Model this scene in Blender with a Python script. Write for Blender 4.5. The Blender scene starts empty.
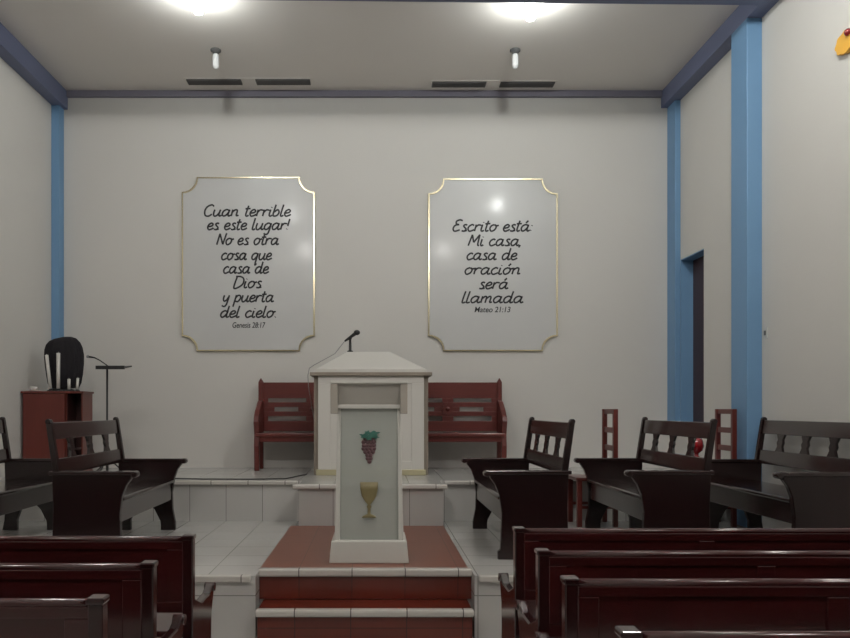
import bpy, math, random
from mathutils import Vector, Matrix
random.seed(7)
PI = math.pi
C = bpy.context.scene.collection

# ------------------------------------------------------------------ camera
cd = bpy.data.cameras.new('camera'); cam = bpy.data.objects.new('camera', cd); C.objects.link(cam)
cam.location = (0, 0, 1.51); cam.rotation_euler = (PI/2, 0, 0)
cd.sensor_width = 36; cd.lens = 750/850*36
cd.shift_x = 50/850; cd.shift_y = 90/850; cd.clip_start = .05
bpy.context.scene.camera = cam
vs = bpy.context.scene.view_settings
vs.view_transform = 'Standard'; vs.look = 'None'; vs.gamma = 1; vs.use_curve_mapping = False
vs.exposure = -0.2

# ------------------------------------------------------------------ materials
def new_mat(name):
    m = bpy.data.materials.new(name); m.use_nodes = True
    nt = m.node_tree; b = nt.nodes['Principled BSDF']
    return m, nt, b
def paint(name, col, rough=.6, var=.06, scale=3, bump=0., metal=0, coat=0, spec=.5):
    m, nt, b = new_mat(name)
    tc = nt.nodes.new('ShaderNodeTexCoord'); nz = nt.nodes.new('ShaderNodeTexNoise')
    nz.inputs['Scale'].default_value = scale; nz.inputs['Detail'].default_value = 5
    nt.links.new(tc.outputs['Object'], nz.inputs['Vector'])
    mx = nt.nodes.new('ShaderNodeMix'); mx.data_type = 'RGBA'
    mx.inputs['A'].default_value = (*[c*(1-var) for c in col], 1); mx.inputs['B'].default_value = (*[min(1, c*(1+var)) for c in col], 1)
    nt.links.new(nz.outputs['Fac'], mx.inputs['Factor']); nt.links.new(mx.outputs['Result'], b.inputs['Base Color'])
    b.inputs['Roughness'].default_value = rough; b.inputs['Metallic'].default_value = metal
    b.inputs['Coat Weight'].default_value = coat; b.inputs['Coat Roughness'].default_value = .12
    b.inputs['Specular IOR Level'].default_value = spec
    if bump:
        n2 = nt.nodes.new('ShaderNodeTexNoise'); n2.inputs['Scale'].default_value = 60
        nt.links.new(tc.outputs['Object'], n2.inputs['Vector'])
        bp = nt.nodes.new('ShaderNodeBump'); bp.inputs['Strength'].default_value = bump; bp.inputs['Distance'].default_value = .01
        nt.links.new(n2.outputs['Fac'], bp.inputs['Height']); nt.links.new(bp.outputs['Normal'], b.inputs['Normal'])
    return m
def wood(name, a, c, rough=.3, axis='X', coat=.3, spec=.5):
    m, nt, b = new_mat(name)
    tc = nt.nodes.new('ShaderNodeTexCoord'); mp = nt.nodes.new('ShaderNodeMapping')
    mp.inputs['Scale'].default_value = {'X': (1, 14, 14), 'Y': (14, 1, 14), 'Z': (14, 14, 1)}[axis]
    nt.links.new(tc.outputs['Object'], mp.inputs['Vector'])
    nz = nt.nodes.new('ShaderNodeTexNoise'); nz.inputs['Scale'].default_value = 2.5; nz.inputs['Detail'].default_value = 6; nz.inputs['Distortion'].default_value = .6
    nt.links.new(mp.outputs['Vector'], nz.inputs['Vector'])
    mx = nt.nodes.new('ShaderNodeMix'); mx.data_type = 'RGBA'
    mx.inputs['A'].default_value = (*a, 1); mx.inputs['B'].default_value = (*c, 1)
    nt.links.new(nz.outputs['Fac'], mx.inputs['Factor']); nt.links.new(mx.outputs['Result'], b.inputs['Base Color'])
    b.inputs['Roughness'].default_value = rough
    b.inputs['Coat Weight'].default_value = coat; b.inputs['Coat Roughness'].default_value = .15
    b.inputs['Specular IOR Level'].default_value = spec
    return m
def tile(name, col, joint, size=(.38, .38, .38), off=(0, 0, 0), w=.008, rough=.25, var=.08, wet=.3):
    m, nt, b = new_mat(name)
    N = nt.nodes.new; L = nt.links.new
    g = N('ShaderNodeNewGeometry'); sp = N('ShaderNodeSeparateXYZ'); sn = N('ShaderNodeSeparateXYZ')
    L(g.outputs['Position'], sp.inputs[0]); L(g.outputs['True Normal'], sn.inputs[0])
    def M(op, a, c=None):
        n = N('ShaderNodeMath'); n.operation = op
        for i, v in enumerate((a, c)):
            if v is None: continue
            if isinstance(v, (int, float)): n.inputs[i].default_value = v
            else: L(v, n.inputs[i])
        return n.outputs[0]
    tot = None; cells = []
    for i in range(3):
        p = M('DIVIDE', M('ADD', sp.outputs[i], off[i] + 100*size[i]), size[i])
        line = M('LESS_THAN', M('FRACT', p), w/size[i])
        an = M('ABSOLUTE', sn.outputs[i])
        f = M('MULTIPLY', line, M('LESS_THAN', an, .5))
        cells.append(M('MULTIPLY', M('FLOOR', p), M('LESS_THAN', an, .5)))
        tot = f if tot is None else M('MAXIMUM', tot, f)
    cb = N('ShaderNodeCombineXYZ')
    for i in range(3): L(cells[i], cb.inputs[i])
    wn = N('ShaderNodeTexWhiteNoise'); L(cb.outputs[0], wn.inputs['Vector'])
    nz = N('ShaderNodeTexNoise'); nz.inputs['Scale'].default_value = 3; nz.inputs['Detail'].default_value = 6
    L(g.outputs['Position'], nz.inputs['Vector'])
    fac = M('ADD', M('MULTIPLY', wn.outputs['Value'], .35), M('MULTIPLY', nz.outputs['Fac'], .65))
    mx = N('ShaderNodeMix'); mx.data_type = 'RGBA'
    mx.inputs['A'].default_value = (*[c*(1-var) for c in col], 1); mx.inputs['B'].default_value = (*[min(1, c*(1+var)) for c in col], 1)
    L(fac, mx.inputs['Factor'])
    m2 = N('ShaderNodeMix'); m2.data_type = 'RGBA'; m2.inputs['B'].default_value = (*joint, 1)
    L(tot, m2.inputs['Factor']); L(mx.outputs['Result'], m2.inputs['A']); L(m2.outputs['Result'], b.inputs['Base Color'])
    b.inputs['Roughness'].default_value = rough
    b.inputs['Coat Weight'].default_value = wet; b.inputs['Coat Roughness'].default_value = .2
    return m

M = {}
M['wall'] = paint('wall_paint', (.59, .573, .54), .75, .03, 1.2, .12)
M['ceil'] = paint('ceiling_paint', (.74, .70, .655), .42, .03, 1.5, .05)
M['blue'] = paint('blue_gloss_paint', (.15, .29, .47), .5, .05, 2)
M['beam'] = paint('shaded_blue_beam_paint', (.15, .17, .27), .6, .05, 2)  # the pillar blue, darkened and greyed to put ceiling-level shade into the colour
M['line'] = paint('grey_violet_trim_paint', (.20, .19, .235), .6, .05, 2)
M['wtile'] = tile('white_glazed_tile', (.48, .47, .45), (.22, .21, .20), size=(.38, .38, .6), off=(.04, .1, .405), w=.007)
M['wnose'] = tile('pale_tile_nosing', (.50, .475, .44), (.12, .1, .1), size=(.385, 9, 9), off=(.17, 0, 0))
M['rtile'] = tile('red_glazed_tile', (.125, .020, .011), (.05, .015, .01), size=(.385, .385, 9), off=(.17, .03, 0), w=.005, var=.2)
M['rtop'] = tile('red_tile_painted_sheen', (.20, .065, .040), (.09, .035, .025), size=(.385, .385, 9), off=(.17, .03, 0), w=.006, var=.12, rough=.35, wet=.2)  # same red tile, browner and lighter to paint in the reflection on top
M['wood'] = wood('dark_varnished_wood', (.009, .0026, .003), (.020, .0055, .0055), .24, coat=.9)
M['woodz'] = wood('dark_varnished_wood_upright', (.007, .0024, .0028), (.015, .0045, .0048), .24, 'Z')
M['pew'] = wood('mahogany_pew_varnish', (.022, .0042, .0048), (.052, .0088, .009), .2, coat=.5)
M['pewz'] = wood('mahogany_pew_varnish_upright', (.012, .0032, .0036), (.028, .006, .0065), .2, 'Z', coat=.5)
M['red'] = wood('red_brown_wood', (.085, .012, .010), (.14, .024, .017), .35)
M['redz'] = wood('red_brown_wood_upright', (.085, .012, .010), (.14, .024, .017), .35, 'Z')
M['cab'] = wood('reddish_cabinet_board', (.095, .012, .008), (.14, .022, .013), .4, 'Z')
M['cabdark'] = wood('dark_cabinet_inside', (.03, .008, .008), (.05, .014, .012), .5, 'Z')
M['ppaint'] = paint('cream_pulpit_paint', (.59, .57, .53), .5, .03, 2)
M['lpaint'] = paint('off_white_lectern_paint', (.56, .55, .51), .45, .03, 2)
M['lgrey'] = paint('greige_front_board', (.46, .44, .40), .5, .04, 3)
M['ltaupe'] = paint('taupe_lectern_trim', (.36, .33, .285), .5, .04, 3)
M['ptrim'] = paint('taupe_pulpit_trim', (.25, .21, .17), .5, .06, 3)
M['pgold'] = paint('dull_yellow_plinth', (.42, .38, .24), .5, .06, 3)
M['black'] = paint('black_metal', (.012, .012, .013), .4, .1, 3)
M['cable'] = paint('black_rubber', (.02, .02, .02), .6, .1, 3)
M['grey'] = paint('grey_metal', (.25, .25, .25), .4, .1, 3, metal=.4)
M['cloth'] = paint('black_cloth', (.012, .010, .013), .95, .3, 9, .5)
M['wax'] = paint('white_wax', (.62, .60, .56), .5, .04, 5)
M['gold'] = paint('brushed_gold', (.66, .59, .40), .22, .06, 4, metal=1)
M['marble'] = paint('polished_grey_plaque', (.515, .515, .505), .35, .04, 2.2, coat=.1)
M['ink'] = paint('black_lettering', (.02, .02, .022), .6, .1, 3)
M['blade'] = paint('dark_grey_blade', (.085, .08, .078), .5, .05, 3)
M['hub'] = paint('pale_motor_housing', (.5, .48, .45), .5, .05, 3)
M['socket'] = paint('dark_lamp_socket', (.10, .10, .10), .5, .05, 3)
M['coldbulb'] = paint('white_unlit_bulb_glass', (.85, .85, .85), .3, .02, 3)
M['grape'] = paint('dull_purple_grape', (.11, .055, .06), .6, .3, 30)
M['leaf'] = paint('teal_green_leaf', (.035, .13, .10), .5, .3, 20)
M['chalice'] = paint('ochre_chalice', (.20, .165, .075), .5, .2, 12)
M['yellow'] = paint('orange_yellow_plastic', (.75, .40, .05), .5, .08, 6)
M['plastic'] = paint('white_plastic', (.55, .55, .52), .4, .02, 3)
m, nt, b = new_mat('frosted_glass_panel')
b.inputs['Base Color'].default_value = (.48, .49, .455, 1); b.inputs['Roughness'].default_value = .15
tr = nt.nodes.new('ShaderNodeBsdfTransparent'); tr.inputs[0].default_value = (.88, .93, .92, 1)
mxs = nt.nodes.new('ShaderNodeMixShader'); mxs.inputs[0].default_value = .62
nt.links.new(tr.outputs[0], mxs.inputs[1]); nt.links.new(b.outputs[0], mxs.inputs[2])
nt.links.new(mxs.outputs[0], nt.nodes['Material Output'].inputs[0]); M['glass'] = m
m, nt, b = new_mat('red_glass'); b.inputs['Base Color'].default_value = (.22, .004, .008, 1)
b.inputs['Roughness'].default_value = .12; b.inputs['Coat Weight'].default_value = 1; M['redglass'] = m
def emis(name, col, s):
    m, nt, b = new_mat(name); b.inputs['Base Color'].default_value = (.9, .9, .9, 1)
    b.inputs['Emission Color'].default_value = (*col, 1); b.inputs['Emission Strength'].default_value = s
    return m
M['bulb'] = emis('lit_bulb', (.95, 1., .97), 185)
M['bulb_nave'] = emis('lit_bulb_nave', (1, .98, .95), 520)
M['added_fill_rear'] = emis('added_fill_emitter_rear', (1, .97, .93), 1000)  # emitter for the added rear pair, strong enough to reach the nearer faces
M['bulb_right'] = emis('lit_bulb_right', (.98, 1, .97), 900)

# ------------------------------------------------------------------ mesh builder
class MB:
    def __init__(s): s.v = []; s.f = []; s.smooth = []
    def add(s, vs, fs, sm=False):
        o = len(s.v); s.v += [tuple(v) for v in vs]; s.f += [tuple(i+o for i in f) for f in fs]; s.smooth += [sm]*len(fs)
    def box(s, x0, x1, y0, y1, z0, z1):
        s.add([(x, y, z) for z in (z0, z1) for y in (y0, y1) for x in (x0, x1)],
              [(0,2,3,1), (4,5,7,6), (0,1,5,4), (2,6,7,3), (0,4,6,2), (1,3,7,5)]); return s
    def hexa(s, lo, hi):     # two quads (lower, upper), 4 points each, counter-clockwise from above
        s.add(list(lo)+list(hi), [(3,2,1,0), (4,5,6,7), (0,1,5,4), (1,2,6,5), (2,3,7,6), (3,0,4,7)]); return s
    def prism(s, poly, axis, a, b, f=None):
        n = len(poly)
        def P(p, t):
            if axis == 'x': q = (t, p[0], p[1])
            elif axis == 'y': q = (p[0], t, p[1])
            else: q = (p[0], p[1], t)
            return f(q) if f else q
        vs = [P(p, a) for p in poly] + [P(p, b) for p in poly]
        s.add(vs, [tuple(range(n-1, -1, -1)), tuple(range(n, 2*n))] + [(i, (i+1) % n, n+(i+1) % n, n+i) for i in range(n)]); return s
    def tube(s, pts, r, seg=10, flat=1.0):
        pts = [Vector(p) for p in pts]; n = len(pts)
        rs = r if isinstance(r, (list, tuple)) else [r]*n
        t0 = (pts[1]-pts[0]).normalized(); up = Vector((0,0,1)) if abs(t0.z) < .9 else Vector((0,1,0))
        vs = []
        for i in range(n):
            t = (pts[min(i+1, n-1)]-pts[max(i-1, 0)]).normalized()
            a = t.cross(up).normalized(); bb = a.cross(t).normalized(); up = bb
            for k in range(seg):
                an = 2*PI*k/seg; vs.append(pts[i] + (a*math.cos(an)+bb*math.sin(an)*flat)*rs[i])
        fs = [tuple(range(seg-1, -1, -1)), tuple((n-1)*seg+k for k in range(seg))]
        s.add(vs, fs)
        o = len(s.v)-len(vs)
        fs2 = [(o+i*seg+k, o+i*seg+(k+1) % seg, o+(i+1)*seg+(k+1) % seg, o+(i+1)*seg+k) for i in range(n-1) for k in range(seg)]
        s.f += fs2; s.smooth += [True]*len(fs2); return s
    def lathe(s, prof, c=(0,0,0), seg=24, sx=1, sy=1, fold=None, cap=True):
        vs = []
        for i, (r, z) in enumerate(prof):
            for k in range(seg):
                a = 2*PI*k/seg; q = r*(fold(a, i/(len(prof)-1)) if fold else 1)
                vs.append((c[0]+q*math.cos(a)*sx, c[1]+q*math.sin(a)*sy, c[2]+z))
        n = len(prof)
        fs = [(i*seg+k, i*seg+(k+1) % seg, (i+1)*seg+(k+1) % seg, (i+1)*seg+k) for i in range(n-1) for k in range(seg)]
        s.add(vs, fs, True)
        if cap:
            o = len(s.v)-len(vs)
            s.f += [tuple(o+k for k in range(seg-1, -1, -1)), tuple(o+(n-1)*seg+k for k in range(seg))]; s.smooth += [False]*2
        return s
    def ball(s, c, r, sx=1, sy=1, sz=1, seg=14, rings=8):
        prof = [(max(1e-4, r*math.sin(PI*i/rings)), -r*sz*math.cos(PI*i/rings)) for i in range(rings+1)]
        return s.lathe(prof, c, seg, sx, sy)
    def build(s, name, mat, parent=None, bevel=0, loc=None):
        me = bpy.data.meshes.new(name); me.from_pydata(s.v, [], s.f); me.update()
        import bmesh
        bm = bmesh.new(); bm.from_mesh(me); bmesh.ops.recalc_face_normals(bm, faces=bm.faces); bm.to_mesh(me); bm.free()
        me.polygons.foreach_set('use_smooth', s.smooth)
        me.materials.append(mat)
        o = bpy.data.objects.new(name, me); C.objects.link(o)
        if loc: o.location = loc
        if parent: o.parent = parent
        if bevel:
            b = o.modifiers.new('bevel', 'BEVEL'); b.width = bevel; b.segments = 2; b.limit_method = 'ANGLE'; b.angle_limit = math.radians(40)
        return o
def tag(o, label, cat, group=None):
    o['label'] = label; o['category'] = cat
    if group: o['group'] = group
    return o
def thing(name, label, cat, loc=(0,0,0), rz=0, group=None):
    o = bpy.data.objects.new(name, None); C.objects.link(o); o.location = loc; o.rotation_euler = (0, 0, rz)
    o.empty_display_size = .1
    return tag(o, label, cat, group)
def struct(name, mb, mat, bevel=0):
    o = mb.build(name, mat, None, bevel); o['kind'] = 'structure'; return o
def dup(root, loc, rz, label, group=None):
    r = root.copy(); C.objects.link(r); r.location = loc; r.rotation_euler = (0, 0, rz); r['label'] = label
    if group: r['group'] = group
    for ch in list(root.children):
        c = ch.copy(); C.objects.link(c); c.parent = r
        for g in list(ch.children):
            d = g.copy(); C.objects.link(d); d.parent = c
    return r

# ------------------------------------------------------------------ room shell
XL, XR, YB, YF, ZC = -4.08, 3.81, 9.6, -11.0, 5.57
FZ, DZ, UZ = -.10, .34, .76
struct('floor', MB().box(XL-.15, XR+.15, YF, YB+.15, FZ-.1, FZ), M['wtile'])
struct('ceiling', MB().box(XL-.15, XR+.15, YF-.15, YB+.15, ZC, ZC+.12), M['ceil'])
struct('wall_back', MB().box(XL-.15, XR+.15, YB, YB+.15, FZ, ZC), M['wall'])
struct('wall_left', MB().box(XL-.15, XL, YF, YB, FZ, ZC), M['wall'])
struct('wall_front', MB().box(XL-.15, XR+.15, YF-.15, YF, FZ, ZC), M['wall'])
d0, d1, dt = 8.69, 9.35, 3.37
w = MB(); w.box(XR, XR+.15, YF, d0, FZ, ZC); w.box(XR, XR+.15, d1, YB, FZ, ZC); w.box(XR, XR+.15, d0, d1, dt, ZC); w.box(XR, XR+.15, d0, d1, FZ, 1.28)
struct('wall_right', w, M['wall'])
# blue painted far jamb; dark sheet behind stands for the unlit opening
struct('trim_1', MB().box(XR, XR+.155, d1-.012, d1, 1.28, dt).box(XR, XR+.155, d0+.0, d1, dt-.012, dt), M['blue'])
dl = MB().box(XR+.151, XR+.19, d0-.05, d1+.05, UZ+.3, dt+.05).build('unlit_opening_1', M['cabdark']); dl['kind'] = 'structure'
# corner columns, pillar and beams
struct('trim_2', MB().box(XL, XL+.10, 9.45, YB, UZ, 5.50), M['blue'], .004)
struct('trim_3', MB().box(XR-.07, XR, 9.35, YB, 1.28, 5.50), M['blue'], .004)
struct('trim_4', MB().box(XR-.15, XR, 7.38, 7.71, DZ, 5.36), M['blue'], .006)
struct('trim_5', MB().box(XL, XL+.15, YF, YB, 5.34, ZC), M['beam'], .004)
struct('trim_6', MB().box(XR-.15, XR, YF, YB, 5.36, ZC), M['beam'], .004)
struct('trim_7', MB().box(XL+.15, XR-.15, YB-.05, YB, 5.49, ZC), M['line'], .004)
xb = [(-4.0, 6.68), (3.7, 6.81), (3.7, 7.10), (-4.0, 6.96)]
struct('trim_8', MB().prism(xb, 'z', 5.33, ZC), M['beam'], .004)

# platform: lower tier, upper tier, projecting middle block
SX0, SX1 = -.84, .70
p = MB(); p.box(XL, SX0, 5.27, 7.84, FZ, DZ); p.box(SX1, XR, 5.27, 7.84, FZ, DZ); p.box(SX0, SX1, 5.47, 7.84, FZ, DZ)
struct('floor_platform_lower', p, M['wtile'])
struct('trim_9', MB().box(XL, SX0-.03, 5.24, 5.30, DZ-.045, DZ+.004).box(SX1+.03, XR, 5.24, 5.30, DZ-.045, DZ+.004), M['wnose'], .01)
struct('floor_platform_upper', MB().box(XL, XR, 7.84, YB, DZ, UZ).box(-.76, .68, 7.46, 7.84, DZ, UZ), M['wtile'])
struct('trim_10', MB().box(XL, -.80, 7.80, 7.86, UZ-.04, UZ+.004).box(.72, XR, 7.80, 7.86, UZ-.04, UZ+.004), M['wnose'], .01)
struct('trim_11', MB().box(-.82, .72, 7.42, 7.50, UZ-.045, UZ+.004), M['wnose'], .012)
# red tiled approach: strip on the platform, two steps down
struct('floor_red_strip', MB().box(SX0, SX1-.02, 5.45, 7.46, DZ, DZ+.008), M['rtop'])
struct('step_riser_upper', MB().box(SX0, SX1, 5.45, 5.48, .13, DZ), M['rtile'])
struct('trim_12', MB().box(SX0-.01, SX1+.01, 5.42, 5.49, DZ-.045, DZ+.012), M['wnose'], .014)
struct('step_lower', MB().box(SX0+.03, SX1-.03, 5.16, 5.46, FZ, .125), M['rtile'])
struct('trim_13', MB().box(SX0+.02, SX1-.02, 5.12, 5.19, .085, .135), M['wnose'], .014)

# ------------------------------------------------------------------ benches
def lerp(a, b, t): return a+(b-a)*t
def make_side_bench(label, near):
    L = 1.54; t = thing('wooden_bench', label, 'bench')
    h = L/2
    prof = [(-.17,0), (-.17,.10), (-.21,.21), (-.28,.27), (-.33,.27), (-.40,.20), (-.455,.09), (-.46,.05), (-.46,0), (-.60,0), (-.60,.07),
            (-.575,.2), (-.57,.36), (-.59,.50), (-.62,.58), (-.66,.635), (-.66,.665), (-.05,.665), (-.06,.4), (-.05,.1), (-.03,0)]
    for sgn in (-1, 1):
        x0 = sgn*h; x1 = sgn*(h-.05)
        if sgn == near:
            MB().prism([(-.60,0), (-.60,.06), (-.58,.075), (-.575,.2), (-.57,.36), (-.59,.50), (-.62,.58), (-.66,.635), (-.66,.665), (-.05,.665), (-.06,.4), (-.05,.075), (-.03,.06), (-.03,0)],
                       'x', min(x0, x1), max(x0, x1)).build('end_panel', M['woodz'], t, .006)
        else: MB().prism(prof, 'x', min(x0, x1), max(x0, x1)).build('end_panel', M['woodz'], t, .006)
        arm = MB().box(min(x0, x1)-.012, max(x0, x1)+.012, -.68, -.03, .662, .692)
        arm.tube([(min(x0, x1)-.013, -.685, .668), (max(x0, x1)+.013, -.685, .668)], .026, 14)
        arm.build('armrest', M['wood'], t, .006)
        xs = sorted((sgn*(h-.004), sgn*(h-.046)))
        po = MB().hexa([(xs[0], -.14, .46), (xs[1], -.14, .46), (xs[1], -.085, .46), (xs[0], -.085, .46)],
                       [(xs[0], -.045, 1.07), (xs[1], -.045, 1.07), (xs[1], 0, 1.07), (xs[0], 0, 1.07)])
        po.tube([(xs[0]-.004, -.02, 1.072), (xs[1]+.004, -.02, 1.072)], .022, 12)
        po.build('back_post', M['woodz'], t, .005)
    MB().box(-h+.05, h-.05, -.57, -.10, .455, .49).tube([(-h+.05, -.575, .473), (h-.05, -.575, .473)], .018, 10).build('seat', M['wood'], t, .004)
    MB().box(-h+.05, h-.05, -.565, -.535, .295, .456).build('apron', M['wood'], t, .004)
    MB().box(-h+.05, h-.05, -.16, -.13, .34, .456).build('rear_rail', M['wood'], t, .004)
    def yb(z): return -.02 - .085*(1.07-z)/.61
    def leaning(x0, x1, z0, z1, th=.028):
        return MB().hexa([(x0, yb(z0)-th/2, z0), (x1, yb(z0)-th/2, z0), (x1, yb(z0)+th/2, z0), (x0, yb(z0)+th/2, z0)],
                         [(x0, yb(z1)-th/2, z1), (x1, yb(z1)-th/2, z1), (x1, yb(z1)+th/2, z1), (x0, yb(z1)+th/2, z1)])
    leaning(-h+.05, h-.05, .935, 1.065).build('top_rail', M['wood'], t, .005)
    leaning(-h+.05, h-.05, .655, .785).build('lower_rail', M['wood'], t, .005)
    n = 4; wd = (L-.10); ow = .262; sw = (wd-n*ow)/(n-1)
    for k in range(n-1):
        c = -h+.05+ow*(k+1)+sw*(k+.5); hw = sw/2
        # waisted slat
        pts = []
        zs = [.775, .80, .83, .86, .89, .92, .945]; ws = [1.0, .8, .55, .75, .55, .8, 1.0]
        left = [(c-hw*w_, z) for z, w_ in zip(zs, ws)]; right = [(c+hw*w_, z) for z, w_ in zip(reversed(zs), reversed(ws))]
        MB().prism([(x, z) for x, z in left+right], 'y', -.011, .011, lambda q: (q[0], q[1]+yb(q[2]), q[2])).build('slat', M['woodz'], t)
    return t
ym = (5.82+7.36)/2
sb = make_side_bench('dark wooden bench with scrolled arms beside the red strip, right of the white lectern', 1)
sb.location = (1.555, ym, DZ); sb.rotation_euler = (0, 0, -PI/2)
G = 'dark wooden benches facing each other across the platform'; sb['group'] = G
dup(sb, (2.66, ym, DZ), -PI/2, 'dark slatted-back bench second from the pulpit on the right, beside the small red glass lamp')
dup(sb, (3.735, ym-.17, DZ), -PI/2, 'dark slatted-back bench against the right wall by the wide blue pillar')
sl = make_side_bench('dark slatted-back bench on the left in front of the music stand and cabinet', -1); sl['group'] = G
sl.location = (-2.53, 6.52, DZ); sl.rotation_euler = (0, 0, PI/2)
dup(sl, (-3.63, 6.52, DZ), PI/2, 'dark bench at far left edge, mostly cut off by the photo frame')

def make_pew(label):
    L = 3.02; h = L/2; t = thing('church_pew', label, 'pew')
    prof = [(-.10,0), (-.10,.08), (-.15,.14), (-.33,.14), (-.38,.08), (-.38,0), (-.45,0), (-.44,.12), (-.42,.35), (-.43,.48), (-.47,.56),
            (-.49,.60), (-.48,.635), (-.38,.60), (-.20,.60), (-.04,.66), (-.02,.5), (-.02,0)]
    for sgn in (-1, 1):
        x0, x1 = sorted((sgn*h, sgn*(h-.045)))
        e = MB().prism(prof, 'x', x0, x1).build('end_panel', M['pewz'], t, .008)
        MB().tube([(x0-.006, -.485, .612), (x1+.006, -.485, .612)], .024, 14).build('arm_scroll', M['pew'], e)
        po = MB().box(x0-.003, x1+.003, -.035, .02, 0, .965)
        po.box(x0-.008, x1+.008, -.042, .026, .962, .984)
        po.build('end_post', M['pewz'], t, .006)
    bp = MB().box(-h+.045, h-.045, -.012, .008, .60, .955)
    bp.box(-h+.045, h-.045, .004, .018, .60, .655).box(-h+.045, h-.045, .004, .018, .915, .955)
    for c in (-h+.085, -.5, .5, h-.085): bp.box(c-.04, c+.04, .004, .018, .655, .915)
    bp.build('backrest', M['pew'], t, .004)
    MB().tube([(-h+.04, 0, .962), (h-.04, 0, .962)], .017, 16).build('top_rail', M['pew'], t)
    MB().box(-h+.045, h-.045, -.45, -.03, .46, .495).build('seat', M['pew'], t, .008)
    MB().box(-h+.045, h-.045, -.43, -.405, .36, .462).build('seat_rail', M['pew'], t, .004)
    return t
GP = 'mahogany pews facing the platform'
pw = make_pew('dark mahogany pew on the right, farthest forward, next to the platform edge'); pw['group'] = GP
pw.location = (.74+1.51, 3.97, FZ); pw.rotation_euler = (0, 0, PI)
dup(pw, (.725+1.51, 3.34, FZ), PI, 'dark mahogany pew, second row back from the platform on the right of the aisle')
dup(pw, (.705+1.51, 2.79, FZ), PI, 'glossy reddish mahogany pew, third row back from the platform on the right')
dup(pw, (.70+1.51, 2.13, FZ), PI, 'mahogany pew at the bottom right edge, only its top rail showing')
dup(pw, (-.905-1.51, 3.73, FZ), PI, 'dark mahogany pew on the left, farthest forward, in front of the left benches')
dup(pw, (-.905-1.51, 3.07, FZ), PI, 'dark mahogany pew on the left, middle of the three rows')
dup(pw, (-.905-1.51, 2.50, FZ), PI, 'dark mahogany pew in the bottom left corner, nearest row on the left')

# ------------------------------------------------------------------ long bench behind the pulpit
t = thing('long_bench', 'long red-brown bench with slotted back against the rear wall behind the pulpit', 'bench', (.065, 9.46, UZ))
h = 1.53
for s_ in (-1, 1):
    x0, x1 = sorted((s_*h, s_*(h-.06)))
    MB().box(x0, x1, -.04, .01, 0, 1.09).prism([(x0, 1.09), (x1, 1.09), ((x0+x1)/2, 1.14)], 'y', -.04, .01).build('back_post', M['redz'], t, .004)
    MB().prism([(-.03,.86), (-.12,.84), (-.30,.74), (-.40,.66), (-.43,.60), (-.40,.52), (-.37,.44), (-.39,.30), (-.37,.0), (-.31,0), (-.33,.3), (-.31,.40), (-.03,.40)], 'x', x0, x1).build('arm_panel', M['redz'], t, .006)
back = MB(); xa, xb_ = -h+.06, h-.06
secs = [(-1.41,-.93), (-.79,.78), (.92,1.40)]
def holes(mb, z0, z1, hs):
    x = xa
    for a, b_ in hs: mb.box(x, a, -.03, -.005, z0, z1); x = b_
    mb.box(x, xb_, -.03, -.005, z0, z1)
back.box(xa, xb_, -.03, -.005, .885, 1.085)
holes(back, .835, .885, secs)
back.box(xa, xb_, -.03, -.005, .775, .835)
holes(back, .72, .775, [(a+.08, b_-.10) for a, b_ in secs])
back.box(xa, xb_, -.03, -.005, .66, .72)
holes(back, .60, .66, secs)
back.box(xa, xb_, -.03, -.005, .47, .60)
back.build('backrest', M['red'], t, .003)
for c in (-.86, .85):
    r = .095; pts = [(c+(r if k % 2 == 0 else r*.62)*math.cos(PI*k/8), .75+(r if k % 2 == 0 else r*.62)*math.sin(PI*k/8)) for k in range(16)]
    MB().prism(pts, 'y', -.045, -.03).ball((c, -.045, .75), .03, 1, .5, 1).build('rosette', M['red'], t)
MB().box(-h+.02, h-.02, -.40, -.005, .415, .455).build('seat', M['red'], t, .006)
MB().box(-h+.06, h-.06, -.37, -.345, .35, .416).build('seat_rail', M['red'], t, .004)

# ------------------------------------------------------------------ ladder-back chairs
def make_chair(label):
    t = thing('ladder_back_chair', label, 'chair'); W = .39
    for y in (-W/2+.022, W/2-.022):
        MB().box(.36, .405, y-.022, y+.022, 0, 1.17).build('back_post', M['redz'], t, .004)
        MB().box(0, .05, y-.022, y+.022, 0, .47).build('front_leg', M['redz'], t, .004)
        MB().box(.04, .37, y-.012, y+.012, .18, .21).build('side_stretcher', M['redz'], t, .003)
    MB().box(-.01, .37, -W/2, W/2, .455, .49).build('seat', M['red'], t, .008)
    for z0, z1 in ((1.12, 1.17), (.93, .985), (.75, .805), (.58, .63)):
        MB().box(.37, .395, -W/2+.04, W/2-.04, z0, z1).build('back_rung', M['red'], t, .003)
    return t
ch = make_chair('tall red-brown ladder-back chair behind the gap between two right-hand benches'); ch['group'] = 'red ladder-back chairs'
ch.location = (2.0, 7.61, DZ)
dup(ch, (3.17, 7.60, DZ), 0, 'tall red-brown ladder-back chair right beside the wide blue pillar')

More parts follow.
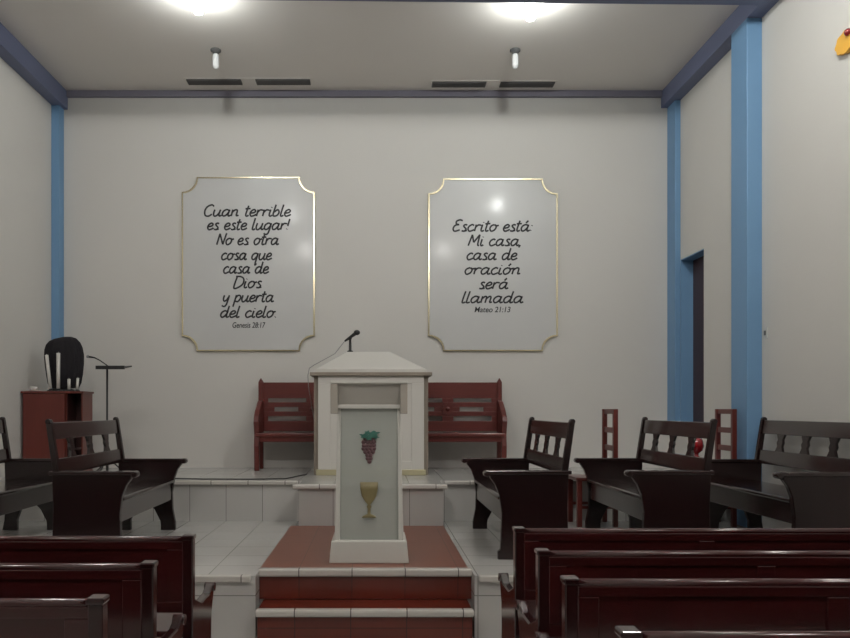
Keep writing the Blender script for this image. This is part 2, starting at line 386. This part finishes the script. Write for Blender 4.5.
# ------------------------------------------------------------------ main pulpit
t = thing('pulpit', 'large cream pulpit with sloped hipped top in the middle of the upper platform', 'pulpit', (-.045, 8.5, UZ))
bx0, bx1 = -.60, .60
MB().box(bx0, bx1, 0, .44, .06, 1.13).build('body', M['ppaint'], t, .004)
MB().box(bx0, bx1, -.012, .012, 1.04, 1.13).box(bx0, bx0+.14, -.012, .012, .06, 1.04).box(bx1-.14, bx1, -.012, .012, .06, 1.04).box(bx0+.14, bx1-.14, -.012, .012, .06, .16).build('front_frame', M['ppaint'], t, .004)
for s_ in (-1, 1):
    x0, x1 = sorted((s_*.60, s_*.65)); MB().box(x0, x1, .03, .42, 0, 1.13).build('corner_moulding', M['ptrim'], t, .003)
MB().box(-.62, .62, -.03, .45, 0, .065).build('plinth', M['pgold'], t, .006)
MB().box(-.69, .69, -.05, .5, 1.125, 1.165).build('cornice', M['ptrim'], t, .004)
MB().hexa([(-.625, -.04, 1.165), (.625, -.04, 1.165), (.625, .49, 1.165), (-.625, .49, 1.165)],
          [(-.625, -.04, 1.20), (.625, -.04, 1.20), (.625, .49, 1.20), (-.625, .49, 1.20)]).hexa(
          [(-.62, -.035, 1.2), (.62, -.035, 1.2), (.62, .49, 1.2), (-.62, .49, 1.2)],
          [(-.28, .35, 1.425), (.22, .35, 1.425), (.22, .48, 1.425), (-.28, .48, 1.425)]).build('sloped_top', M['ppaint'], t, .003)

# microphone on the pulpit
t = thing('microphone', 'black microphone on a short stand on top of the cream pulpit', 'microphone', (-.325+.03, 8.91, UZ+1.425))
MB().lathe([(.035, 0), (.035, .015), (.017, .022), (.014, .15), (.02, .155), (.02, .175)], (0,0,0), 16).build('stand', M['black'], t)
MB().tube([(-.065, 0, .13), (-.03, 0, .155), (.035, -.02, .20), (.06, -.024, .217)], [.011, .015, .02, .022], 12).ball((.08, -.03, .23), .032, 1.2).build('microphone_body', M['black'], t)
cab = [(-.068, 0, .128), (-.18, -.03, -.02), (-.30, -.16, -.10), (-.40, -.32, -.17), (-.445, -.46, -.215), (-.46, -.48, -.30), (-.46, -.40, -.42), (-.455, -.1, -.6), (-.42, .10, -.9), (-.42, .10, -1.41)]

def wire(name, pts, r, label, cat, mat='cable'):
    o = MB().tube(pts, r, 6).build(name, M[mat]); return tag(o, label, cat)
wire('microphone_cable', [(x-.295, y+8.91, z+UZ+1.425) for x, y, z in cab], .0045, 'thin grey cable running from the microphone down the left side of the pulpit', 'cable', 'grey')
wire('floor_cable', [(-.78, 8.55, UZ+.008), (-.95, 8.0, UZ+.008), (-1.3, 7.93, UZ+.008), (-1.8, 7.95, UZ+.008), (-2.3, 8.05, UZ+.008), (-2.8, 8.25, UZ+.008)], .007, 'thin dark cable lying along the edge of the upper platform left of the pulpit', 'cable')

# ------------------------------------------------------------------ front lectern
t = thing('lectern', 'small white lectern with glass front showing grapes and a chalice, on the red strip', 'lectern', (-.045, 5.64, DZ+.008))
MB().hexa([(-.30, 0, 0), (.30, 0, 0), (.30, .46, 0), (-.30, .46, 0)], [(-.285, .01, .165), (.285, .01, .165), (.285, .45, .165), (-.285, .45, .165)]).build('base', M['lpaint'], t, .006)
for s_ in (-1, 1):
    xb0, xt0 = s_*.222, s_*.222
    lo = sorted((s_*.222, s_*.262)); hi = sorted((s_*.215, s_*.238))
    MB().hexa([(lo[0], .05, .16), (lo[1], .05, .16), (lo[1]+(.012 if s_ > 0 else 0), .42, .16), (lo[0]-(.012 if s_ < 0 else 0), .42, .16)],
              [(hi[0], .07, 1.19), (hi[1], .07, 1.19), (hi[1], .38, 1.19), (hi[0], .38, 1.19)]).build('side_panel', M['lpaint'], t, .004)
    x0, x1 = sorted((s_*.236, s_*.292))
    MB().prism([(.03, 1.125), (.03, 1.36), (.42, 1.27), (.42, 1.125)], 'x', x0, x1).build('top_cheek', M['ltaupe'], t, .004)
MB().hexa([(-.224, .075, .165), (.224, .075, .165), (.224, .083, .165), (-.224, .083, .165)], [(-.216, .08, 1.17), (.216, .08, 1.17), (.216, .088, 1.17), (-.216, .088, 1.17)]).build('glass_panel', M['glass'], t)
MB().box(-.24, .24, .045, .40, 1.165, 1.195).build('shelf', M['lpaint'], t, .004)
MB().hexa([(-.238, .12, 1.19), (.238, .12, 1.19), (.238, .135, 1.19), (-.238, .135, 1.19)], [(-.238, .05, 1.352), (.238, .05, 1.352), (.238, .065, 1.352), (-.238, .065, 1.352)]).build('front_board', M['lgrey'], t)
MB().hexa([(-.294, .022, 1.355), (.294, .022, 1.355), (.294, .43, 1.265), (-.294, .43, 1.265)], [(-.294, .022, 1.375), (.294, .022, 1.375), (.294, .43, 1.285), (-.294, .43, 1.285)]).build('reading_board', M['lpaint'], t, .004)
gy = .072
g = MB(); rows = [(.97, 3), (.945, 4), (.92, 4), (.895, 4), (.87, 3), (.845, 2), (.82, 2), (.797, 1)]
for z, n in rows:
    for k in range(n): g.ball((.0+(k-(n-1)/2)*.027+random.uniform(-.003, .003), gy, z-.035), .0165, 1, .5, 1, 10, 6)
g.build('grape_cluster', M['grape'], t)
lf = MB()
for cx, cz, a, sc in ((-.03, .965, 2.6, 1), (.03, .985, .3, 1.1), (.0, .955, 1.6, .8), (.045, .96, -.2, .7), (-.015, .99, 1.2, .7)):
    pts = []
    for k in range(20):
        th = 2*PI*k/20; r = sc*.034*(1+.28*math.cos(5*th))
        pts.append((cx+r*1.25*math.cos(th)*math.cos(a)-r*.8*math.sin(th)*math.sin(a), cz-.01+r*1.25*math.cos(th)*math.sin(a)*.6+r*.8*math.sin(th)*math.cos(a)*.6))
    lf.prism(pts, 'y', gy-.012-sc*.004, gy-.008)
lf.build('vine_leaves', M['leaf'], t)
MB().lathe([(.001, 0), (.055, 0), (.05, .012), (.012, .03), (.010, .07), (.018, .085), (.010, .10), (.03, .125), (.055, .165), (.066, .215), (.068, .27), (.06, .27), (.05, .21), (.001, .16)], (-.0, gy-.01, .335), 24, 1, .14, cap=False).build('chalice_emblem', M['chalice'], t)

# ------------------------------------------------------------------ plaques with lettering
def cat_rom(pts, n=5):
    if len(pts) < 3: return pts
    P = [pts[0]]+list(pts)+[pts[-1]]; out = []
    for i in range(1, len(P)-2):
        p0, p1, p2, p3 = P[i-1], P[i], P[i+1], P[i+2]
        for k in range(n):
            u = k/n
            out.append(tuple(.5*((2*p1[j])+(-p0[j]+p2[j])*u+(2*p0[j]-5*p1[j]+4*p2[j]-p3[j])*u*u+(-p0[j]+3*p1[j]-3*p2[j]+p3[j])*u**3) for j in (0, 1)))
    out.append(pts[-1]); return out
bowl = [(.72,.86), (.45,1.0), (.14,.78), (.06,.36), (.24,.03), (.52,.14), (.74,.6), (.78,.98)]
def stem(x, top=1.0): return [(x, top), (x-.04, .3), (x+.08, .02), (x+.3, .16)]
FONT = {
 'a': ([bowl, stem(.78)], 1.08), 'o': ([[(.45,1.0), (.14,.8), (.06,.38), (.3,.0), (.64,.22), (.72,.7), (.45,1.0)], [(.5,.98), (.75,.82), (.98,.9)]], .98),
 'c': ([[(.66,.84), (.42,1.0), (.12,.75), (.06,.36), (.28,.0), (.6,.1), (.78,.25)]], .80),
 'e': ([[(.08,.45), (.5,.55), (.62,.82), (.4,1.0), (.14,.78), (.06,.36), (.28,.0), (.62,.12), (.8,.28)]], .80),
 'u': ([[(.08,1.0), (.06,.35), (.25,.0), (.52,.15), (.72,.6)], stem(.74)], 1.02), 'n': ([[(.08,1.0), (.08,.0)], [(.08,.6), (.35,.95), (.6,.9), (.64,.5), (.66,.08), (.92,.14)]], .98),
 'm': ([[(.08,1.0), (.08,.0)], [(.08,.6), (.32,.95), (.52,.85), (.53,.0)], [(.53,.6), (.78,.96), (.98,.85), (1.0,.1), (1.24,.14)]], 1.3),
 'r': ([[(.08,1.0), (.08,.0)], [(.08,.55), (.3,.92), (.6,.92), (.66,.8)]], .72),
 's': ([[(.56,.9), (.34,1.0), (.16,.82), (.34,.56), (.55,.3), (.4,.02), (.08,.06)], [(.4,.02), (.68,.12)]], .70),
 'i': ([[(.1,1.0), (.08,.2), (.24,.0), (.42,.14)], [(.14,1.35), (.15,1.47)]], .46), 't': ([[(.2,1.75), (.14,.3), (.28,.0), (.5,.14)], [(-.08,1.15), (.5,1.2)]], .55),
 'l': ([[(.12,1.95), (.08,.25), (.22,.0), (.44,.14)]], .46), 'b': ([[(.1,1.95), (.06,.3), (.2,.02), (.55,.12), (.68,.6), (.45,.98), (.12,.62)]], .86),
 'd': ([bowl, stem(.78, 1.95)], 1.08), 'p': ([[(.1,1.05), (.02,-.75)], [(.08,.6), (.3,.95), (.6,.92), (.7,.5), (.45,.02), (.08,.15)]], .86),
 'q': ([bowl, [(.78,1.0), (.7,-.75), (.88,-.55)]], 1.0), 'g': ([bowl, [(.78,1.0), (.72,-.4), (.48,-.72), (.16,-.55)]], .98),
 'y': ([[(.1,1.0), (.08,.45), (.25,.1), (.5,.25), (.68,.7)], [(.72,1.0), (.64,-.35), (.4,-.72), (.08,-.55)]], .92),
 'C': ([[(1.0,1.6), (.7,1.9), (.25,1.55), (.08,.85), (.25,.15), (.65,.0), (1.0,.3)]], 1.12), 'D': ([[(.15,1.85), (.1,0), (.6,.05), (1.05,.6), (1.0,1.4), (.6,1.85), (0,1.9)]], 1.22),
 'N': ([[(.08,0), (.15,1.85)], [(.15,1.85), (.85,.05)], [(.85,.05), (1.0,1.95)]], 1.15), 'M': ([[(.05,0), (.2,1.85)], [(.2,1.85), (.6,.5)], [(.6,.5), (1.1,1.85)], [(1.1,1.85), (1.15,.2), (1.35,.05)]], 1.42),
 'E': ([[(.9,1.75), (.55,1.9), (.2,1.6), (.3,1.1), (.6,1.0), (.2,.9), (.05,.4), (.3,.0), (.85,.2)]], 1.02),
 '.': ([[(.1,.0), (.14,.1)]], .35), ',': ([[(.14,.1), (.02,-.25)]], .35), ':': ([[(.1,.1), (.12,.2)], [(.12,.8), (.14,.9)]], .35), '!': ([[(.15,1.8), (.12,.55)], [(.1,.05), (.12,.15)]], .35),
 ' ': ([], .6)}
acc = lambda ch: (FONT[ch][0]+[[(.42,1.25), (.62,1.6)]], FONT[ch][1])
for k_, (st_, a_) in list(FONT.items()): FONT[k_] = ([[(x, z if z <= 1 else 1+(z-1)*.8) for x, z in q] for q in st_], a_)
FONT['á'] = acc('a'); FONT['ó'] = acc('o')
def ribbon(mb, pts, w, y0, y1):
    n = len(pts); L_, R_ = [], []
    for i in range(n):
        a = pts[max(i-1, 0)]; b_ = pts[min(i+1, n-1)]
        dx, dz = b_[0]-a[0], b_[1]-a[1]; l = math.hypot(dx, dz) or 1
        nx, nz = -dz/l*w/2, dx/l*w/2
        L_.append((pts[i][0]+nx, pts[i][1]+nz)); R_.append((pts[i][0]-nx, pts[i][1]-nz))
    for i in range(n-1): mb.prism([L_[i], L_[i+1], R_[i+1], R_[i]], 'y', y0, y1)
def script_line(text, cx, wid, zbase, xh, par, y0):
    adv = 0; polys = []; wi = 0
    for chh in text:
        strokes, a = FONT[chh]
        if chh == ' ': wi += 1
        for s_ in strokes: polys.append((wi, [(adv+x+.22*z, z) for x, z in cat_rom(s_)]))
        adv += a
    xs = [q[0] for _, p_ in polys for q in p_]; k = wid/(max(xs)-min(xs)); xm = (max(xs)+min(xs))/2
    for w_ in range(wi+1):
        mb = MB()
        for i_, p_ in polys:
            if i_ == w_: ribbon(mb, [(cx+(x-xm)*k, zbase+z*xh) for x, z in p_], .021, y0-.004, y0+.001)
        mb.build('lettered_word', M['ink'], par)
def small_line(text, cx, wid, zc, par, y0):
    cu = bpy.data.curves.new('reference', 'FONT'); cu.body = text; cu.size = .1; cu.align_x = 'CENTER'; cu.align_y = 'CENTER'; cu.shear = .2; cu.extrude = .002; cu.offset = .0012
    tmp = bpy.data.objects.new('tmp', cu); C.objects.link(tmp); bpy.context.view_layer.update()
    me = bpy.data.meshes.new_from_object(tmp.evaluated_get(bpy.context.evaluated_depsgraph_get())); k = wid/tmp.dimensions.x
    C.objects.unlink(tmp); bpy.data.objects.remove(tmp); bpy.data.curves.remove(cu)
    for v in me.vertices: x, z, y = v.co.x, v.co.y, v.co.z; v.co = (cx+x*k, y0-.001-y, zc+z)
    me.materials.clear(); me.materials.append(M['ink'])
    o = bpy.data.objects.new('verse_reference', me); C.objects.link(o); o.parent = par
def plaque(label, x0, x1, z0, z1, lines, small):
    SC = 78.2; cx = (x0+x1)/2; t = thing('scripture_plaque', label, 'plaque', (cx, YB-.002, z0)); hw = (x1-x0)/2; H = z1-z0; r = .19
    def outline(hw, z0_, z1_, r):
        P = []
        for (ccx, ccz, a0) in ((hw, z0_, PI), (hw, z1_, -PI/2), (-hw, z1_, 0), (-hw, z0_, PI/2)):
            for k in range(9):
                a = a0-PI/2*k/8
                P.append((ccx+r*math.cos(a), ccz+r*math.sin(a)))
        return P
    A = outline(hw, 0, H, r); B = outline(hw-.016, .016, H-.016, r)
    MB().prism(outline(hw-.01, .01, H-.01, r), 'y', -.022, 0).build('panel', M['marble'], t)
    fr = MB(); n = len(A)
    for i in range(n):
        j = (i+1) % n
        a, b_, c, d = A[i], A[j], B[j], B[i]
        fr.add([(a[0], -.034, a[1]), (b_[0], -.034, b_[1]), (c[0], -.034, c[1]), (d[0], -.034, d[1]), (a[0], 0, a[1]), (b_[0], 0, b_[1]), (c[0], -.02, c[1]), (d[0], -.02, d[1])],
               [(0,1,2,3), (0,4,5,1), (3,2,6,7)])
    fr.build('gold_edge', M['gold'], t)
    for text, px0, px1, py in lines:
        w_ = (px1-px0)/SC; c_ = ((px0+px1)/2-375)/SC-cx
        script_line(text, c_, w_, 1.51+(409-py)/SC-z0, .084, t, -.022)
    text, px0, px1, py = small
    small_line(text, ((px0+px1)/2-375)/SC-cx, (px1-px0)/SC, 1.51+(409-py)/SC-z0, t, -.022)
    return t
plaque('left scripture plaque with the longer text, beginning Cuan terrible, gold edge', -2.465, -.77, 2.25, 4.47,
       [('Cuan terrible', 205, 291, 216.5), ('es este lugar!', 208, 290, 230), ('No es otra', 217, 279, 245), ('cosa que', 222, 272, 260), ('casa de', 224, 269, 273.5),
        ('Dios', 234, 262, 288), ('y puerta', 222, 274, 302), ('del cielo.', 221, 276, 317.5)], ('Genesis 28:17', 232, 265, 325.5))
plaque('right scripture plaque with the shorter text, beginning Escrito está, gold edge', .68, 2.33, 2.25, 4.45,
       [('Escrito está:', 453, 532, 231.5), ('Mi casa,', 468, 520, 246), ('casa de', 467, 517, 260), ('oración', 465, 520, 274.5), ('será', 479, 508, 289), ('llamada', 462, 523, 303)],
       ('Mateo 21:13', 474, 510, 310))

# ------------------------------------------------------------------ cabinet corner
t = thing('cabinet', 'reddish wooden cabinet with open compartment in the left rear corner', 'cabinet', (-3.705, 8.62, UZ))
MB().box(-.345, -.33, 0, .30, 0, .93).box(.33, .345, 0, .30, 0, .93).box(.145, .16, .01, .30, .03, .93).box(-.33, .33, .29, .30, 0, .93).box(-.33, .33, 0, .30, 0, .04).build('carcass', M['cab'], t)
MB().box(-.36, .36, -.02, .31, .93, .955).build('top', M['cab'], t, .003)
dr = MB().box(-.33, .145, -.016, .0, .04, .925).build('door', M['cab'], t, .003)
MB().ball((.11, -.028, .5), .012).build('knob', M['black'], dr)
MB().box(.16, .33, .02, .285, .60, .615).box(.16, .33, .02, .285, .28, .295).build('shelf', M['cabdark'], t)
MB().box(.162, .328, .27, .289, .04, .93).box(.161, .165, .02, .27, .04, .93).box(.325, .329, .02, .27, .04, .93).build('compartment_lining', M['cabdark'], t)
ZT = UZ+.955
def fold(a, u): return 1+.10*math.sin(7*a+.8)*(.3+.7*(1-u))+.09*math.sin(17*a+2)*(1.05-u)
prof = [(.70, .04), (.82, .10), (.90, .20), (.97, .32), (1.0, .42), (.97, .50), (.88, .56), (.70, .605), (.45, .628), (.20, .635), (.001, .636)]
mb = MB().lathe([(r, z) for r, z in prof], (0, 0, 0), 56, .215, .11, fold, cap=False)
mb.v = [(x+.03*math.sin(3.1*z+1)-.0, y, z*(1+.03*math.sin(9*x))) for x, y, z in mb.v]
t = thing('draped_statue', 'rounded black cloth-draped figure standing on the reddish cabinet, behind candles', 'draped figure', (-3.67, 8.79, ZT))
mb.build('black_drape', M['cloth'], t)
MB().lathe([(.15, 0), (.15, .02), (.10, .035), (.08, .12), (.05, .3), (.001, .5)], (0,0,0), 20, 1, .6, cap=False).build('base', M['black'], t)
def candle(px, ytop, base_h, lean, r, label, y=8.65):
    s_ = 750/y; x = (px-375)/s_; z1 = 1.51+(409-ytop)/s_-ZT
    t = thing('candle', label, 'candle', (x, y, ZT), 0, 'white candles on the cabinet')
    MB().lathe([(r*2.2, 0), (r*2.2, .008), (r*1.15, .015), (r*1.15, base_h), (.001, base_h)], (0,0,0), 16, cap=False).build('holder', M['black'], t)
    MB().tube([(0, 0, base_h-.01), (lean, 0, z1)], r, 12).tube([(lean, 0, z1), (lean, 0, z1+.012)], .002, 5).build('wax', M['wax'], t)
candle(50.5, 355, .03, -.045, .019, 'tall white candle leaning left, leftmost of the two tall ones')
candle(58.3, 353, .03, 0, .021, 'tall upright white candle in front of the black drape')
candle(69, 379, .02, 0, .017, 'short white candle stub nearest the middle of the cabinet top')
candle(77, 378, .02, .01, .015, 'short white candle stub farthest right on the cabinet')
tag(MB().lathe([(.03, 0), (.045, .02), (.05, .04), (.04, .055), (.03, .05), (.001, .03)], (-3.95, 8.68, ZT), 18, cap=False).build('small_bowl', M['wax']), 'small white bowl at the left end of the cabinet top', 'bowl')

# music stand with boom microphone
t = thing('music_stand', 'black music stand with flat desk standing left in front of the rear wall', 'music stand', (-2.975, 8.33, UZ))
MB().tube([(0, 0, .03), (0, 0, 1.20)], .011, 12).tube([(0, 0, .03), (0, 0, .6)], .016, 12).build('pole', M['black'], t)
for k in range(3):
    a = 2*PI*k/3+.4; MB().tube([(0, 0, .22), (.12*math.cos(a), .12*math.sin(a), .10), (.26*math.cos(a), .26*math.sin(a), .012)], .009, 8).build('leg', M['black'], t)
MB().hexa([(-.085, -.10, 1.185), (.23, -.10, 1.195), (.23, .14, 1.225), (-.085, .14, 1.215)], [(-.085, -.10, 1.20), (.23, -.10, 1.21), (.23, .14, 1.24), (-.085, .14, 1.23)]).box(-.085, .23, -.12, -.10, 1.185, 1.225).build('desk', M['black'], t)
bm_ = MB().tube([(.02, 0, 1.22), (-.08, 0, 1.29), (-.14, 0, 1.32), (-.20, 0, 1.33)], [.006, .006, .008, .012], 8).build('boom_arm', M['black'], t)
MB().ball((-.215, 0, 1.333), .018).build('microphone_head', M['grey'], bm_)

# red glass lamp on the armrest
t = thing('votive_lamp', 'small round red glass lamp on the armrest seen behind the second right bench', 'lamp', (3.075, 7.175, DZ+.694))
MB().lathe([(.001, 0), (.04, 0), (.045, .01), (.02, .03), (.02, .05)], (0,0,0), 18, cap=False).build('foot', M['redglass'], t)
MB().lathe([(.02, .05), (.055, .08), (.068, .12), (.06, .17), (.045, .20), (.04, .20), (.05, .16), (.001, .07)], (0,0,0), 22, cap=False).build('bowl', M['redglass'], t)

# wall bits
t = thing('wall_switch', 'small pale switch plate on the right wall beside the wide blue pillar', 'switch', (XR, 7.30, 2.25))
MB().box(-.012, 0, -.035, .035, -.055, .055).build('plate', M['plastic'], t, .003); MB().box(-.02, -.01, -.012, .012, -.022, .022).build('rocker', M['socket'], t)
t = thing('wall_ornament', 'orange-yellow ornament high on the right wall, cut by the frame edge', 'ornament', (XR, 6.02, 4.46))
pts = [(.13*(1+.06*math.cos(8*2*PI*k/48))*math.cos(2*PI*k/48), .09*(1+.06*math.cos(8*2*PI*k/48))*math.sin(2*PI*k/48)) for k in range(48)]
MB().prism(pts, 'x', -.04, 0).build('plate', M['yellow'], t, .004); MB().ball((-.045, -.05, .05), .03).build('red_boss', M['redglass'], t)

# ------------------------------------------------------------------ ceiling bulbs and fans
def bulb(x, y, lit, label, mat):
    t = thing('ceiling_bulb', label, 'light bulb', (x, y, ZC), 0, 'bare ceiling bulbs')
    MB().lathe([(.06, 0), (.06, -.015), (.035, -.03), (.03, -.05), (.001, -.05)], (0,0,0), 16, cap=False).build('socket', M['socket'], t)
    r = .036 if not lit else .05
    MB().lathe([(.001, -.045), (r*.8, -.05), (r, -.07), (r, -.18), (r*.8, -.205), (.001, -.215)], (0,0,0), 12, cap=False).build('bulb', M[mat], t)
bulb(-1.72, 7.30, 1, 'lit bare ceiling bulb glaring at the top left of the photo', 'bulb')
bulb(1.54, 7.42, 1, 'lit bare ceiling bulb glaring at the top right of centre', 'bulb')
bulb(-1.80, 8.48, 0, 'unlit white ceiling bulb in dark socket above the left plaque', 'coldbulb')
bulb(1.585, 8.48, 0, 'unlit white ceiling bulb in dark socket above the right plaque', 'coldbulb')
bulb(-1.7, 4.0, 1, 'lit bare ceiling bulb over the left pews', 'bulb_nave')
bulb(2.35, 4.7, 1, 'lit bare ceiling bulb over the right pews', 'bulb_right')
bulb(-1.7, .6, 1, 'added unseen bulb overhead on the left, brightening the nearer faces', 'added_fill_rear')  # added pair out of view, brightens faces turned towards the camera
bulb(1.7, .6, 1, 'added unseen bulb overhead on the right, brightening the nearer faces', 'added_fill_rear')
def vent(x, y, label):
    t = thing('ceiling_vent', label, 'vent', (x, y, ZC), 0, 'dark slotted ceiling vents')
    MB().box(-.78, .78, -.09, .09, -.008, 0).build('mounting_plate', M['ceil'], t, .002)
    for s_ in (-1, 1):
        a, b_ = sorted((s_*.09, s_*.76))
        g = MB().box(a, b_, -.068, .068, -.024, -.007)
        for k in range(4): g.box(a+.01, b_-.01, -.055+k*.032, -.045+k*.032, -.028, -.02)
        g.build('grille', M['blade'], t)
vent(-1.56, 9.28, 'dark two-part slotted vent on the ceiling above the left plaque')
vent(1.47, 9.35, 'dark two-part slotted vent on the ceiling above the right plaque')

# ------------------------------------------------------------------ world
wd_ = bpy.data.worlds.new('world'); bpy.context.scene.world = wd_; wd_.use_nodes = True
wd_.node_tree.nodes['Background'].inputs[0].default_value = (.1, .1, .12, 1); wd_.node_tree.nodes['Background'].inputs[1].default_value = .05
